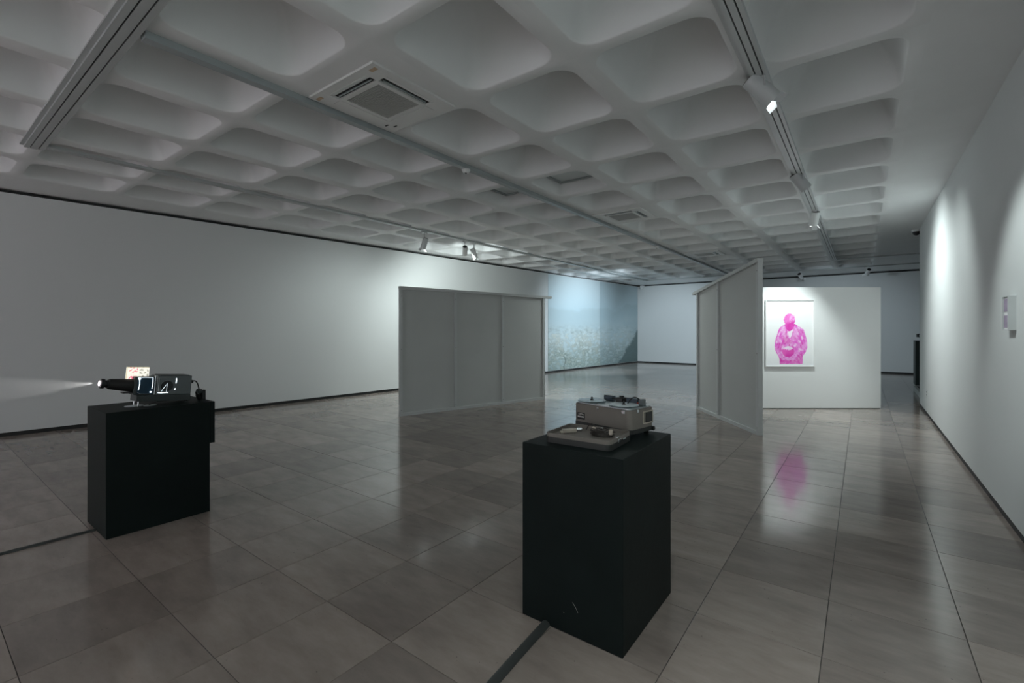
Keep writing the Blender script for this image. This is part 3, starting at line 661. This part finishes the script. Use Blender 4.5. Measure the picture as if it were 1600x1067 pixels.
MB().bbox(-.03, .03, yy(1.474), yy(1.496), .15, .175, .003).build('plug', M['rubber'], pj)
t = thing('cable_bundle', 'bundle of black cable and adapter behind the slide projector', 'cable', (-4.50, 1.562, .901))
c = MB()
for k in range(9):
    r = .020+.0018*k; pts = [(r*math.cos(a)*.9+.008*math.sin(3*a+k), r*math.sin(a)*.8, .006+.008*k+.006*math.sin(2*a+k)) for a in [2*math.pi*i/22 for i in range(23)]]; c.tube(pts, .0045, 6)
c.build('coil', M['rubber'], t)
MB().bbox(.02, .055, .005, .03, .0, .085, .004).build('adapter', M['blackm'], t)
MB().bbox(-.02, .02, -.03, .01, .07, .095, .004, Matrix.Rotation(.4, 4, 'Y')).build('plug', M['dgrey'], t)
# projector beam: a faint haze volume lit by the lens lamp
lx, ly, lz = PX-.025, .895, 1.0985
spot((lx, ly-.012, lz), (lx-.0, ly-5, lz+.05), 40, 26, .25, (1, .96, .92), .008, 'lens_lamp')
hz = MB(); rr0, rr1, Lz = .022, .72, 5.6
hz.cyl((lx, ly-.004, lz), (lx, ly-.03-Lz, lz+.06), rr0, rr1, 32)
hm = bpy.data.materials.new('beam_haze'); hm.use_nodes = True; nt = hm.node_tree; nt.nodes.clear()
out = nt.nodes.new('ShaderNodeOutputMaterial'); vsn = nt.nodes.new('ShaderNodeVolumeScatter'); vsn.inputs['Density'].default_value = .10; vsn.inputs['Color'].default_value = (.95, .98, 1, 1); vsn.inputs['Anisotropy'].default_value = .0
nt.links.new(vsn.outputs[0], out.inputs['Volume'])
o = tag(hz.build('light_beam', hm), 'faint pale beam of haze leaving the slide projector lens', 'light beam'); o['kind'] = 'stuff'

# ------------------------------------------------------------ open tape recorder case and lid
rz = math.atan2(-.08, .40); PT = .905
tr = thing('tape_recorder', 'taupe reel-to-reel tape recorder case on the right plinth', 'tape recorder', (-1.172, 2.545, PT), rz)
W_, D_ = .405, .235
MB().rprism(W_, D_, .022, .045, .03).build('case_base', M['caseb'], tr)
MB().rprism(W_-.004, D_-.004, .045, .150, .03).build('case_body', M['case'], tr)
deck = MB().rprism(W_-.034, D_-.034, .150, .157, .02).build('deck_plate', M['alu'], tr)
for sx in (-1, 1):
    for sy in (-1, 1): MB().lathe((sx*.165, sy*.09, 0), (sx*.165, sy*.09, 1), [(0, .012), (.004, .014), (.022, .014)]).build('rubber_foot', M['rubber'], tr)
for x, y, n in ((-.122, -.042, 1), (.108, -.046, 2)):
    rl = MB().lathe((x, y, .160), (x, y, 1), [(0, .083), (.0015, .084), (.0018, .03), (.008, .03), (.0082, .084), (.0098, .083)], 36).build('reel', M['reel'], tr)
    MB().lathe((x, y, .1622), (x, y, 1), [(0, .05), (.0055, .05)], 30).build('tape', M['tape'], rl)
    MB().lathe((x, y, .168), (x, y, 1), [(0, .012), (.004, .012), (.005, .006), (.02, .005)], 14).build('spindle', M['blackm'], rl)
MB().bbox(-.12, -.05, .07, .1, .157, .188, .004).build('meter_box', M['blue'], tr)
MB().bbox(-.005, .045, .03, .085, .157, .19, .004).build('head_block', M['blackm'], tr)
MB().bbox(.055, .135, .05, .085, .157, .192, .006).build('head_cover', M['blue'], tr)
MB().cyl((.02, .06, .19), (.02, .06, .2), .014).build('knob', M['blackm'], tr)
MB().tube([(-.05, .06, .175), (-.03, .055, .178), (-.005, .055, .178)], .003).build('tape_arm', M['blackm'], tr)
pl = MB().bbox(.148, .178, .035, .07, .158, .196, .005).build('plug_block', M['grey'], tr)
MB().bbox(.136, .149, .04, .06, .160, .176, .002).build('red_button', M['red'], tr)
MB().tube(arc((.105, -.01, .165), (.158, .04, .19), .028), .003).build('patch_cable', M['rubber'], tr)
for x, y in ((-.03, -.10), (.165, -.07), (.18, .06), (-.18, -.06)): MB().bbox(x-.012, x+.012, y-.008, y+.008, .157, .163, .002).build('clip', M['chrome'], tr)
# front face details: local -y is the front
bd = MB().bbox(-.172, -.116, -D_/2-.0005, -D_/2+.004, .058, .098, .004).build('badge', M['blackm'], tr)
MB().box(-.168, -.120, -D_/2-.0014, -D_/2-.0004, .070, .078).build('badge_stripe', M['labelw'], bd)
lg = MB()
for k in range(5): x = -.162+.009*k; lg.box(x, x+.006, -D_/2-.0014, -D_/2-.0004, .084+.002*(2-abs(k-2)), .091+.002*(2-abs(k-2)))
lg.build('badge_lettering', M['labelw'], bd)
MB().lathe((-.02, -D_/2+.003, .138), (-.02, -1, .138), [(0, .007), (.005, .007), (.007, .004)], 16).build('lock', M['chrome'], tr)
MB().bbox(.145, .165, -D_/2-.004, -D_/2+.004, .13, .15, .002).build('latch', M['chrome'], tr)
MB().bbox(W_/2-.002, W_/2+.004, -.06, -.045, .135, .152, .002).build('latch', M['chrome'], tr)
hf = MB()
for a in ((.0, .006, .065, .135), (.094, .10, .065, .135), (.006, .094, .129, .135), (.006, .094, .065, .071)): hf.box(W_/2-.003, W_/2+.002, a[0], a[1], a[2], a[3])
hf.build('side_frame', M['cream'], tr); MB().box(W_/2-.003, W_/2+.0004, .03, .094, .071, .129).build('side_pocket', M['caseb'], tr)
MB().cyl((W_/2-.02, .10, .03), (W_/2+.008, .10, .03), .012).build('corner_stud', M['rubber'], tr)

ld = thing('recorder_lid', 'open taupe lid lying in front of the tape recorder with accessories inside', 'lid', (-1.160, 2.215, PT), math.radians(2.5))
LW, LD, LH = .365, .29, .052
MB().rprism(LW, LD, .002, .032, .028).build('lid_base', M['caseb'], ld)
# tray with walls
def tray(W, D, z0, zf, z1, r, w):
    o_ = rr(W/2, D/2, r, 6); i_ = rr(W/2-w, D/2-w, max(.004, r-w), 6); k = len(o_)
    v = [(x, y, z0) for x, y in o_]+[(x, y, z1) for x, y in o_]+[(x, y, z1) for x, y in i_]+[(x, y, zf) for x, y in i_]
    f = [(j*k+i, j*k+(i+1) % k, (j+1)*k+(i+1) % k, (j+1)*k+i) for j in range(3) for i in range(k)]
    f += [list(range(k))[::-1], list(range(3*k, 4*k))]; return MB().add(v, f)
tray(LW-.003, LD-.003, .032, .0355, LH, .027, .007).build('lid_tray', M['case'], ld)
for y in (-.03, .07): MB().bbox(-LW/2-.006, -LW/2+.001, y-.012, y+.012, .032, .048, .002).build('hinge', M['blackm'], ld)
ltc = MB().bbox(LW/2-.002, LW/2+.006, -.05, -.015, .026, .044, .002).build('latch', M['chrome'], ld)
MB().bbox(LW/2-.012, LW/2+.002, -.055, -.035, .050, .056, .002).build('latch', M['chrome'], ld)
MB().bbox(LW/2-.002, LW/2+.007, .015, .05, .028, .036, .002).build('latch', M['chrome'], ld)
t = thing('microphone', 'cream plastic microphone lying in the left side of the open lid', 'microphone', (-1.262, 2.20, PT+.0365), math.radians(50))
MB().bbox(-.045, .035, -.011, .011, .0, .02, .003).build('mic_body', M['cream'], t); MB().bbox(-.06, -.04, -.02, .004, 0, .012, .003).build('mic_base', M['cream'], t)
MB().lathe((.035, 0, .014), (1, 0, .014), [(0, .008), (.01, .012), (.03, .012), (.036, .006)], 14).build('mic_head', M['chrome'], t)
t = thing('cable_coil', 'coiled brown cable with cream plugs in the middle of the open lid', 'cable', (-1.085, 2.225, PT+.0365), math.radians(5))
c = MB()
for k in range(10):
    rx = .055+.003*(k % 4); ry = .028+.002*(k % 3); pts = [(rx*math.cos(a)+.006*math.sin(2*a+k), ry*math.sin(a)+.004*math.cos(3*a+k), .005+.0032*k+.004*math.sin(a*2+k*1.3)) for a in [2*math.pi*i/26 for i in range(27)]]; c.tube(pts, .0026, 6)
c.build('coil', M['cable'], t)
MB().tube(arc((-.04, .02, .03), (-.11, .05, .012), .03), .0024, 6).build('loose_cable', M['cable'], t)
for x, y in ((-.045, -.002), (.052, -.014)): MB().bbox(x-.009, x+.009, y-.008, y+.008, .014, .042, .003).build('plug', M['cream'], t)
MB().bbox(-.004, .008, -.012, .0, .036, .046, .002).build('plug', M['chrome'], t)
bpy.context.view_layer.update()
